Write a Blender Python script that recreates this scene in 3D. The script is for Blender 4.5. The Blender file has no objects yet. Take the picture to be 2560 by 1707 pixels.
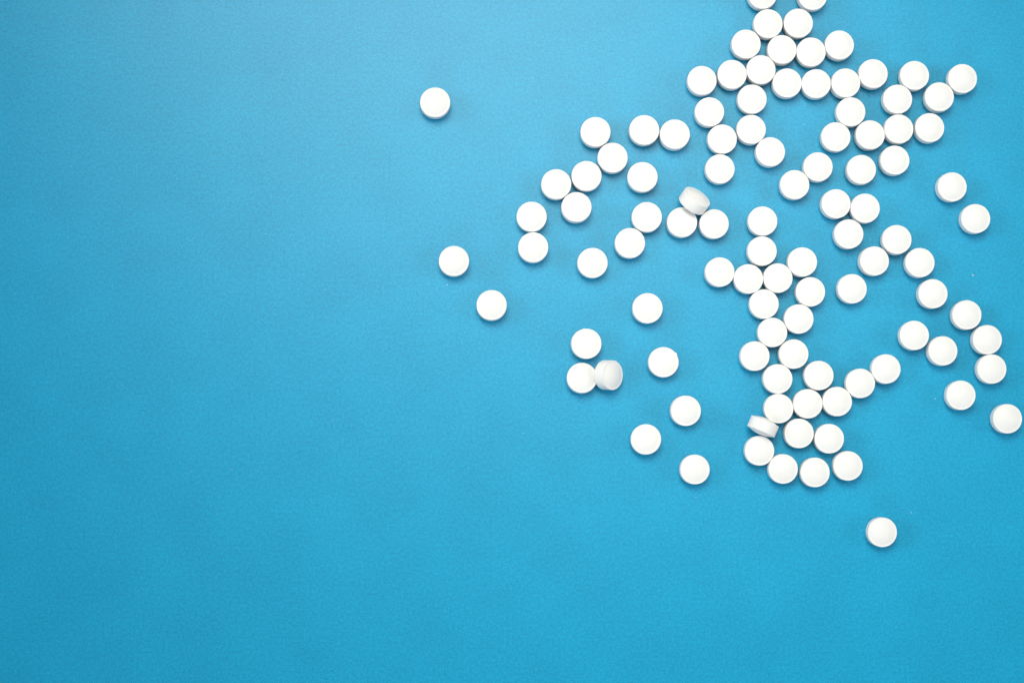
import bpy, bmesh, math, random
from mathutils import Vector, Matrix

MM = 0.001
scene = bpy.context.scene

# ------------------------------------------------------------------ camera
cam_data = bpy.data.cameras.new("camera")
cam = bpy.data.objects.new("camera", cam_data)
scene.collection.objects.link(cam)
scene.camera = cam
cam.location = Vector((-14.13, -26.79, 520.86)) * MM
fwd = (-Vector(cam.location)).normalized()
right = fwd.cross(Vector((0, 1, 0))).normalized()
up = right.cross(fwd)
cam.rotation_euler = Matrix((right, up, -fwd)).transposed().to_euler()
cam_data.sensor_width = 36.0
cam_data.lens = 36.0 * 4800.0 / 2560.0
cam_data.clip_start = 0.01
cam_data.clip_end = 20.0

# ------------------------------------------------------------------ light
world = bpy.data.worlds.new("World")
scene.world = world
world.use_nodes = True
bg = world.node_tree.nodes["Background"]
bg.inputs["Color"].default_value = (0.90, 0.96, 1.0, 1)
bg.inputs["Strength"].default_value = 0.24

def area_light(name, loc, target, sx, sy, power, color, spread=180):
    d = bpy.data.lights.new(name, 'AREA')
    d.shape = 'RECTANGLE'
    d.size, d.size_y = sx, sy
    d.energy = power
    d.color = color
    d.spread = math.radians(spread)
    o = bpy.data.objects.new(name, d)
    scene.collection.objects.link(o)
    o.location = loc
    o.rotation_euler = (Vector(target) - Vector(loc)).to_track_quat('-Z', 'Y').to_euler()
    return o

# a soft window-like key above the top edge, a little to the left, a weaker overhead lamp added for corner falloff and sheen
# and three broad cool fill lamps added low around the table that keep the shadows open
area_light("key_window", (-0.05, 0.29, 0.56), (0.05, 0.01, 0.0), 0.32, 0.28, 0.26, (1.0, 0.985, 0.84), 44)
area_light("added_overhead_fill", (0.09, 0.20, 0.78), (0.05, 0.045, 0.0), 0.26, 0.22, 0.066, (1.0, 0.98, 0.91), 36)
area_light("added_fill_left", (-0.70, 0.14, 0.44), (0.03, 0.04, 0.0), 1.3, 0.6, 0.90, (0.88, 0.945, 1.0), 38)
area_light("added_fill_right", (0.75, 0.02, 0.42), (0.03, 0.04, 0.0), 1.3, 0.6, 0.74, (0.92, 0.96, 1.0), 38)
area_light("added_fill_front", (-0.15, -0.75, 0.42), (0.02, 0.07, 0.0), 1.3, 0.6, 0.60, (0.86, 0.935, 1.0), 38)

vs = scene.view_settings
vs.view_transform = 'Standard'
vs.look = 'None'
vs.exposure = 0.0
vs.gamma = 1.0
vs.use_curve_mapping = False
scene.render.resolution_x, scene.render.resolution_y = 1024, 682
scene.cycles.use_denoising = True
scene.cycles.denoiser = 'OPENIMAGEDENOISE'
scene.cycles.denoising_input_passes = 'RGB_ALBEDO_NORMAL'

# ------------------------------------------------------------------ materials
class NT:
    def __init__(self, name):
        self.mat = bpy.data.materials.new(name)
        self.mat.use_nodes = True
        self.t = self.mat.node_tree
        self.b = self.t.nodes["Principled BSDF"]
    def n(self, kind, **kw):
        nd = self.t.nodes.new(kind)
        for k, v in kw.items():
            if hasattr(nd, k):
                setattr(nd, k, v)
            else:
                nd.inputs[k].default_value = v
        return nd
    def l(self, a, b):
        self.t.links.new(a, b)
    def noise(self, vec, scale, detail=2.0, rough=0.5):
        nd = self.n('ShaderNodeTexNoise')
        nd.inputs['Scale'].default_value = scale
        nd.inputs['Detail'].default_value = detail
        nd.inputs['Roughness'].default_value = rough
        self.l(vec, nd.inputs['Vector'])
        return nd.outputs['Fac']
    def math(self, op, a, b=None, clamp=False):
        nd = self.n('ShaderNodeMath', operation=op, use_clamp=clamp)
        for i, v in enumerate((a, b)):
            if v is None:
                continue
            if isinstance(v, (int, float)):
                nd.inputs[i].default_value = v
            else:
                self.l(v, nd.inputs[i])
        return nd.outputs[0]
    def maprange(self, v, a, b, c, d):
        nd = self.n('ShaderNodeMapRange')
        self.l(v, nd.inputs['Value'])
        for i, x in zip(('From Min', 'From Max', 'To Min', 'To Max'), (a, b, c, d)):
            nd.inputs[i].default_value = x
        return nd.outputs['Result']
    def mix(self, fac, a, b):
        nd = self.n('ShaderNodeMix', data_type='RGBA')
        if isinstance(fac, (int, float)):
            nd.inputs[0].default_value = fac
        else:
            self.l(fac, nd.inputs[0])
        for i, v in ((6, a), (7, b)):
            if isinstance(v, tuple):
                nd.inputs[i].default_value = (*v, 1)
            else:
                self.l(v, nd.inputs[i])
        return nd.outputs[2]

def paper_material():
    m = NT("blue_card")
    co = m.n('ShaderNodeTexCoord').outputs['Object']
    # stretched a little so the pulp reads as fibres
    mp = m.n('ShaderNodeMapping')
    mp.inputs['Scale'].default_value = (1.0, 1.0, 1.0)
    m.l(co, mp.inputs['Vector'])
    v = mp.outputs['Vector']
    cloud = m.noise(v, 55, 3, 0.55)
    pulp = m.noise(v, 1300, 3, 0.65)
    grain = m.noise(v, 3300, 2, 0.6)
    f1 = m.maprange(pulp, 0.3, 0.7, 0.0, 1.0)
    f2 = m.maprange(grain, 0.3, 0.7, 0.0, 1.0)
    f3 = m.maprange(cloud, 0.3, 0.7, 0.0, 1.0)
    f = m.math('ADD', m.math('MULTIPLY', f1, 0.38), m.math('ADD', m.math('MULTIPLY', f2, 0.50), m.math('MULTIPLY', f3, 0.12)), True)
    col = m.mix(f, PAPER_DARK, PAPER_LIGHT)
    # scattered pale fibres and dark flecks of the pulp
    vor = m.n('ShaderNodeTexVoronoi')
    vor.inputs['Scale'].default_value = 170
    vor.inputs['Randomness'].default_value = 1.0
    mp2 = m.n('ShaderNodeMapping')
    mp2.inputs['Scale'].default_value = (0.6, 1.3, 1.0)
    mp2.inputs['Rotation'].default_value = (0, 0, 0.5)
    m.l(co, mp2.inputs['Vector'])
    m.l(mp2.outputs['Vector'], vor.inputs['Vector'])
    near = m.math('LESS_THAN', vor.outputs['Distance'], 0.045)
    sep = m.n('ShaderNodeSeparateColor')
    m.l(vor.outputs['Color'], sep.inputs['Color'])
    pale = m.math('MULTIPLY', near, m.math('GREATER_THAN', sep.outputs['Red'], 0.80))
    dark = m.math('MULTIPLY', near, m.math('LESS_THAN', sep.outputs['Red'], 0.16))
    col = m.mix(m.math('MULTIPLY', pale, 0.11), col, (0.45, 0.62, 0.75))
    col = m.mix(m.math('MULTIPLY', dark, 0.35), col, (0.01, 0.09, 0.17))
    m.l(col, m.b.inputs['Base Color'])
    m.b.inputs['Roughness'].default_value = PAPER_ROUGH
    m.b.inputs['Specular IOR Level'].default_value = PAPER_SPEC
    h = m.math('ADD', m.math('MULTIPLY', pulp, 0.7), m.math('MULTIPLY', grain, 0.4))
    bp = m.n('ShaderNodeBump')
    bp.inputs['Strength'].default_value = 0.22
    bp.inputs['Distance'].default_value = 0.00012
    m.l(h, bp.inputs['Height'])
    m.l(bp.outputs['Normal'], m.b.inputs['Normal'])
    return m.mat

def pill_material():
    m = NT("pressed_white_powder")
    co = m.n('ShaderNodeTexCoord').outputs['Object']
    rnd = m.n('ShaderNodeObjectInfo').outputs['Random']
    off = m.n('ShaderNodeVectorMath', operation='ADD')
    comb = m.n('ShaderNodeCombineXYZ')
    for i, k in enumerate((0.31, 0.57, 0.83)):
        m.l(m.math('MULTIPLY', rnd, k), comb.inputs[i])
    m.l(co, off.inputs[0])
    m.l(comb.outputs[0], off.inputs[1])
    v = off.outputs[0]
    soft = m.noise(v, 420, 3, 0.5)
    fine = m.noise(v, 3300, 3, 0.6)
    f = m.maprange(soft, 0.3, 0.7, 0.0, 1.0)
    col = m.mix(f, (0.75, 0.738, 0.73), (0.775, 0.764, 0.757))
    # each tablet a hair warmer or cooler than the next
    col = m.mix(m.math('MULTIPLY', rnd, 0.5), col, (0.768, 0.752, 0.738))
    m.l(col, m.b.inputs['Base Color'])
    m.b.inputs['Roughness'].default_value = 0.5
    m.b.inputs['Specular IOR Level'].default_value = 0.35
    m.b.inputs['Subsurface Weight'].default_value = 0.0
    m.b.inputs['Subsurface Radius'].default_value = (1.0, 0.92, 0.85)
    m.b.inputs['Subsurface Scale'].default_value = 0.0005
    pit = m.math('GREATER_THAN', m.noise(v, 900, 1, 0.4), 0.72)
    h = m.math('SUBTRACT', m.math('ADD', m.math('MULTIPLY', fine, 0.5), m.math('MULTIPLY', soft, 1.0)), m.math('MULTIPLY', pit, 0.35))
    bp = m.n('ShaderNodeBump')
    bp.inputs['Strength'].default_value = 0.25
    bp.inputs['Distance'].default_value = 0.00010
    m.l(h, bp.inputs['Height'])
    m.l(bp.outputs['Normal'], m.b.inputs['Normal'])
    return m.mat

PAPER_DARK = (0.0002, 0.186, 0.355)
PAPER_LIGHT = (0.0030, 0.412, 0.686)
PAPER_ROUGH = 0.38
PAPER_SPEC = 0.42
MAT_PAPER = paper_material()
MAT_PILL = pill_material()

# ------------------------------------------------------------------ surface
def make_paper():
    bm = bmesh.new()
    bmesh.ops.create_grid(bm, x_segments=8, y_segments=8, size=0.5)
    me = bpy.data.meshes.new("blue_paper")
    bm.to_mesh(me)
    bm.free()
    me.materials.append(MAT_PAPER)
    o = bpy.data.objects.new("blue_paper", me)
    scene.collection.objects.link(o)
    o["kind"] = "structure"
    return o
make_paper()

# ------------------------------------------------------------------ pill
R, HB, DOME = 4.0, 1.60, 0.76      # radius, half height of the straight band, height of each dome (mm)

def pill_mesh(name, seed, nub=False):
    """Biconvex tablet: straight band, a narrow rolled rim, shallow domes."""
    rng = random.Random(seed)
    top = []
    r_in = 3.62
    n = 11
    for i in range(1, n + 1):                       # dome from near the apex out to a fine groove
        r = r_in * (i / n)
        top.append((r, HB - 0.06 + (DOME + 0.06) * (1 - (r / r_in) ** 2.1)))
    top += [(3.68, HB - 0.04), (3.74, HB - 0.02), (3.82, HB - 0.005), (3.89, HB - 0.02), (3.945, HB - 0.06), (3.985, HB - 0.12)]
    prof = top + [(R, HB - 0.20), (R, 0.0), (R, -HB + 0.20)] + [(r, -z) for r, z in reversed(top)]
    seg = 72
    ph = [rng.uniform(0, 6.28) for _ in range(4)]
    bm = bmesh.new()
    a0 = bm.verts.new((0, 0, (HB + DOME) * MM))
    rings = []
    for r, z in prof:
        ring = []
        for k in range(seg):
            a = 2 * math.pi * k / seg
            w = 1 + 0.0022 * math.sin(2 * a + ph[0]) + 0.0012 * math.sin(5 * a + ph[1]) + 0.0008 * math.sin(11 * a + ph[2])
            rr = min(r * w, R)
            if nub and z > HB - 0.4 and r > 3.6:    # leftover burr on the rim
                d = abs((a - math.radians(33) + math.pi) % (2 * math.pi) - math.pi)
                rr += 0.36 * math.exp(-(d / 0.055) ** 2)
            ring.append(bm.verts.new((rr * math.cos(a) * MM, rr * math.sin(a) * MM, z * MM)))
        rings.append(ring)
    a1 = bm.verts.new((0, 0, -(HB + DOME) * MM))
    for k in range(seg):
        j = (k + 1) % seg
        bm.faces.new((a0, rings[0][k], rings[0][j]))
        for p, q in zip(rings, rings[1:]):
            bm.faces.new((p[k], q[k], q[j], p[j]))
        bm.faces.new((rings[-1][k], a1, rings[-1][j]))
    bmesh.ops.recalc_face_normals(bm, faces=bm.faces)
    for f in bm.faces:
        f.smooth = True
    me = bpy.data.meshes.new(name)
    bm.to_mesh(me)
    bm.free()
    me.materials.append(MAT_PILL)
    return me

MESHES = [pill_mesh("pill", s) for s in range(5)]
NUB_MESH = pill_mesh("pill_with_nub", 9, nub=True)
GROUP = "white pills scattered on blue paper"
rng = random.Random(4)

def add_pill(mesh, loc, rot, label, scale=1.0):
    o = bpy.data.objects.new("pill", mesh)
    scene.collection.objects.link(o)
    o.location = loc
    o.rotation_euler = rot
    o.scale = (scale, scale, 1.0)
    o["label"] = label
    o["category"] = "pill"
    o["group"] = GROUP
    return o

# x, y in millimetres on the paper (origin at the middle of the picture)
PILLS = [
    (68.35, 94.73, 'white pill cut off by the top edge, the left one of the two'),
    (82.11, 94.49, 'white pill cut off by the top edge, the right one of the two'),
    (69.85, 86.68, 'left pill of the touching pair just below the two cut off by the top edge'),
    (78.14, 86.91, 'right pill of the touching pair just below the two cut off by the top edge'),
    (63.78, 81.05, 'leftmost pill of the row of four below the uppermost complete pair'),
    (73.62, 79.56, 'second pill from the left in the row of four below the uppermost complete pair'),
    (81.61, 78.98, 'third pill from the left in the row of four below the uppermost complete pair'),
    (89.39, 80.91, 'rightmost pill of the row of four below the uppermost complete pair'),
    (51.68, 70.97, 'leftmost pill of the long touching chain of seven near the top'),
    (59.92, 72.68, 'second pill from the left in the long chain of seven near the top'),
    (67.83, 74.02, 'third pill from the left in the chain of seven near the top, its highest'),
    (74.98, 70.40, 'fourth pill from the left in the long chain of seven near the top'),
    (82.99, 70.25, 'fifth pill from the left in the long chain of seven near the top'),
    (91.01, 70.48, 'sixth pill from the left in the long chain of seven near the top'),
    (98.59, 73.09, 'rightmost pill of the long touching chain of seven near the top'),
    (109.96, 72.66, 'upper pill of the slanting pair just right of the chain of seven'),
    (105.21, 66.12, 'lower pill of the slanting pair just right of the chain of seven'),
    (123.13, 71.88, 'pill at the upper right, the farthest right of all near the top'),
    (116.72, 66.78, 'pill touching the lower left side of the pill at the far upper right'),
    (65.35, 65.98, 'pill directly under the second and third pills of the chain of seven'),
    (53.68, 62.37, 'pill below the leftmost pill of the chain of seven, almost touching it'),
    (57.12, 55.00, 'left pill of the slanting pair midway down the branch below the chain'),
    (65.05, 57.62, 'right pill of the slanting pair midway down the branch below the chain'),
    (70.24, 51.50, 'pill ending the right fork of the branch that hangs below the chain of seven'),
    (56.46, 46.78, 'pill ending the left fork of the branch that hangs below the chain of seven'),
    (35.87, 57.32, 'left pill of the level touching pair left of the branch below the chain'),
    (44.20, 56.16, 'right pill of the level touching pair left of the branch below the chain'),
    (92.34, 62.57, 'pill hanging under the sixth pill of the chain of seven'),
    (88.21, 55.70, 'pill at the left end of the zigzag line below the right half of the chain'),
    (97.61, 56.27, 'pill second from the left along the zigzag line below the chain'),
    (105.46, 57.93, 'third pill from the left in the zigzag line, touching the slanting pair above'),
    (113.94, 58.32, 'rightmost pill of the zigzag line below the far upper right pair'),
    (104.29, 49.34, 'pill just under the zigzag line, right of a lone neighbour at its level'),
    (95.11, 46.74, 'lone pill under the left part of the zigzag line, touching no other'),
    (83.24, 47.45, 'upper right pill of the slanting pair below the left end of the zigzag line'),
    (76.85, 42.56, 'lower left pill of the slanting pair below the left end of the zigzag line'),
    (119.91, 42.14, 'upper pill of the two lone pills spaced apart at the right below the zigzag'),
    (126.27, 33.45, 'lower pill of the two lone pills spaced apart at the right below the zigzag'),
    (88.06, 37.39, "left pill of the trio of touching pills right of the long column's top"),
    (96.04, 36.19, "right pill of the trio of touching pills right of the long column's top"),
    (91.50, 29.16, "lowest pill of the trio of touching pills right of the long column's top"),
    (104.63, 27.64, 'peak pill of the arc that bends down along the right side'),
    (98.36, 21.82, "pill touching the lower left of the arc's peak pill"),
    (110.89, 21.38, "pill just right below the arc's peak pill, starting its long right leg"),
    (114.32, 12.92, 'second pill down the long right leg of the arc, standing alone'),
    (123.54, 7.20, 'third pill down the long right leg of the arc'),
    (129.04, 0.47, 'second lowest pill of the arc along the right edge, touching the lowest'),
    (130.17, -7.49, 'lowest pill of the arc along the right edge'),
    (92.26, 14.26, "lone pill under the arc's left end, right of the long column"),
    (109.11, 1.58, 'left pill of the nearly touching pair inside the arc at the right'),
    (116.83, -2.59, 'right pill of the nearly touching pair inside the arc at the right'),
    (121.65, -14.60, "lone pill below the arc's lower end, left of the last pill at the edge"),
    (134.26, -20.96, 'pill closest to the right edge of the picture'),
    (-20.95, 64.61, 'lone pill at the upper left, far from all the others'),
    (22.62, 56.73, 'topmost pill of the curved chain of five left of the main group'),
    (27.25, 49.73, 'second pill from the top in the curved chain of five at the left'),
    (20.13, 44.73, 'third pill in the curved chain of five, in its middle'),
    (11.89, 42.45, 'leftmost pill of the curved chain of five'),
    (17.37, 36.20, 'lowest pill of the curved chain of five'),
    (35.38, 44.49, 'lone pill right of the curved chain of five, below the level pair'),
    (5.23, 33.61, 'upper pill of the upright touching pair at the left of the group'),
    (5.64, 25.26, 'lower pill of the upright touching pair at the left of the group'),
    (36.49, 33.59, 'upper pill of the slanting touching pair left of the trio with a leaning pill'),
    (31.88, 26.52, 'lower pill of the slanting touching pair left of the trio with a leaning pill'),
    (21.70, 21.12, 'lone pill below the curved chain of five, right of the upright pair'),
    (46.05, 32.21, 'flat pill at lower left under the tilted leaning pill of the upper trio'),
    (54.76, 31.79, 'flat pill at lower right under the tilted leaning pill of the upper trio'),
    (68.01, 32.59, 'top pill of the long column that runs down the middle of the group'),
    (67.79, 24.44, 'second pill from the top of the long column in the middle of the group'),
    (56.24, 18.70, 'leftmost pill of the cross shape at the top of the long column'),
    (64.04, 16.87, 'left pill of the two side by side under the second pill of the column'),
    (72.06, 17.10, 'right pill of the two side by side under the second pill of the column'),
    (78.76, 21.50, 'pill at the upper right arm of the cross shape in the long column'),
    (80.91, 13.39, 'pill at the lower right of the cross shape, below its upper right arm'),
    (68.25, 10.05, 'pill under the gap between the two side by side pills in the cross shape'),
    (77.67, 6.03, 'pill at the right of the column, below the right arm of the cross shape'),
    (70.49, 2.35, 'pill in the column resting above a left and a right pill below it'),
    (65.64, -4.03, 'left pill of the spaced pair beneath the lower end of the cross'),
    (76.20, -3.49, 'right pill of the spaced pair beneath the lower end of the cross'),
    (71.81, -10.20, 'pill below the spaced pair, leading down to the lower cluster'),
    (83.00, -9.29, 'pill just right of the column, above the row rising to the right'),
    (72.04, -18.22, 'leftmost pill of the row rising to the right in the lower cluster'),
    (79.96, -16.94, 'second pill of the row rising to the right in the lower cluster'),
    (87.95, -16.32, 'third pill of the row rising to the right in the lower cluster'),
    (94.28, -11.40, 'fourth pill of the row rising to the right in the lower cluster'),
    (101.29, -7.51, 'last and highest pill of the row rising to the right in the lower cluster'),
    (77.50, -24.92, 'left pill of the touching pair inside the bowl of pills at the bottom'),
    (85.70, -26.34, 'right pill of the touching pair inside the bowl of pills at the bottom'),
    (66.73, -29.60, 'leftmost pill of the bowl shaped curve, below the pill standing on edge'),
    (73.10, -34.47, 'second pill from the left of the bowl shaped curve at the bottom'),
    (81.74, -35.44, 'third pill from the left of the bowl shaped curve, its lowest'),
    (90.71, -33.67, 'rightmost pill of the bowl shaped curve at the bottom of the cluster'),
    (36.59, 8.85, "lone pill left of the long column, level with the cross shape's lower end"),
    (19.96, -0.76, 'flat pill just above the flat and tilted touching pair in the left middle'),
    (18.82, -10.06, 'flat pill at the left with a tilted pill propped against it'),
    (40.86, -5.73, 'lone pill with a tiny nub on its upper right rim'),
    (46.81, -18.81, 'upper right pill of the three lone pills left of the lower cluster'),
    (36.07, -26.57, 'left pill of the three lone pills left of the lower cluster'),
    (49.22, -34.64, 'lowest pill of the three lone pills left of the lower cluster'),
    (-15.81, 21.50, 'left lone pill in the left middle, above and left of its lone neighbour'),
    (-5.59, 9.57, 'lone pill in the left middle, below and right of another lone pill'),
    (99.85, -51.53, 'lowest pill of all, alone at the bottom right'),
]
RS = (R * R + DOME * DOME) / (2 * DOME)            # sphere radius of the dome it rocks on
for x, y, label in PILLS:
    near = min(math.hypot(x - a, y - b) for a, b, _ in PILLS if (a, b) != (x, y))
    tau = math.radians(abs(rng.gauss(0, 0.9 if near < 8.3 else 1.5)))
    tau = min(tau, math.radians(3))
    az = rng.uniform(0, 2 * math.pi)
    axis = Vector((math.sin(tau) * math.cos(az), math.sin(tau) * math.sin(az), math.cos(tau)))
    nub = "nub" in label
    spin = Matrix.Rotation(0 if nub else rng.uniform(0, 6.28), 4, 'Z')
    rot = (axis.to_track_quat('Z', 'Y').to_matrix().to_4x4() @ spin) if not nub else Matrix.Identity(4)
    z = RS - (RS - HB - DOME) * math.cos(tau if not nub else 0)
    # the loose pills at the left are a touch larger than the crowded ones
    s = 1.022 if (x < 48 and near > 8.25) else (1.012 if x < 48 and near > 8.12 else 0.998)
    add_pill(NUB_MESH if nub else rng.choice(MESHES), (x * MM, y * MM, z * MM), rot.to_euler(), label, s)

# the three that do not lie flat: x, y, height of centre, azimuth of the face, tilt from lying flat
for x, y, z, az, tau, label in (
    (49.40, 38.00, 4.20, 55, 56, "tilted pill showing its edge, leaning on two flat pills beneath it"),
    (25.95, -9.22, 3.86, -4, 41.5, "tilted pill propped on the flat pill at its left, face turned right"),
    (67.67, -23.02, 4.01, 66.6, 89, "pill standing on its edge at the left of the lower cluster"),
):
    az, tau = math.radians(az), math.radians(tau)
    axis = Vector((math.sin(tau) * math.cos(az), math.sin(tau) * math.sin(az), math.cos(tau)))
    add_pill(MESHES[1], (x * MM, y * MM, z * MM), axis.to_track_quat('Z', 'Y').to_euler(), label)

# ------------------------------------------------------------------ crumbs
def crumb_mesh(seed, size):
    r = random.Random(seed)
    bm = bmesh.new()
    bmesh.ops.create_icosphere(bm, subdivisions=1, radius=size * MM)
    for v in bm.verts:
        v.co *= r.uniform(0.65, 1.2)
        v.co.z *= 0.6
    me = bpy.data.meshes.new("crumb")
    bm.to_mesh(me)
    bm.free()
    me.materials.append(MAT_PILL)
    return me

for i, (x, y, s, label) in enumerate((
    (126.28, 18.33, 0.22, "tiny white crumb on bare paper at right, above the arc's right leg"),
    (115.53, -15.42, 0.15, "tiny white crumb left of the lone pill below the arc"),
    (-17.63, 15.38, 0.12, "tiny white crumb just below the left lone pill in the left middle"),
    (108.72, -46.42, 0.15, "tiny white crumb right above the lowest pill at bottom right"),
)):
    o = bpy.data.objects.new("crumb", crumb_mesh(i, s))
    scene.collection.objects.link(o)
    o.location = (x * MM, y * MM, s * 0.45 * MM)
    o["label"] = label
    o["category"] = "crumb"
    o["group"] = "pill crumbs on the paper"
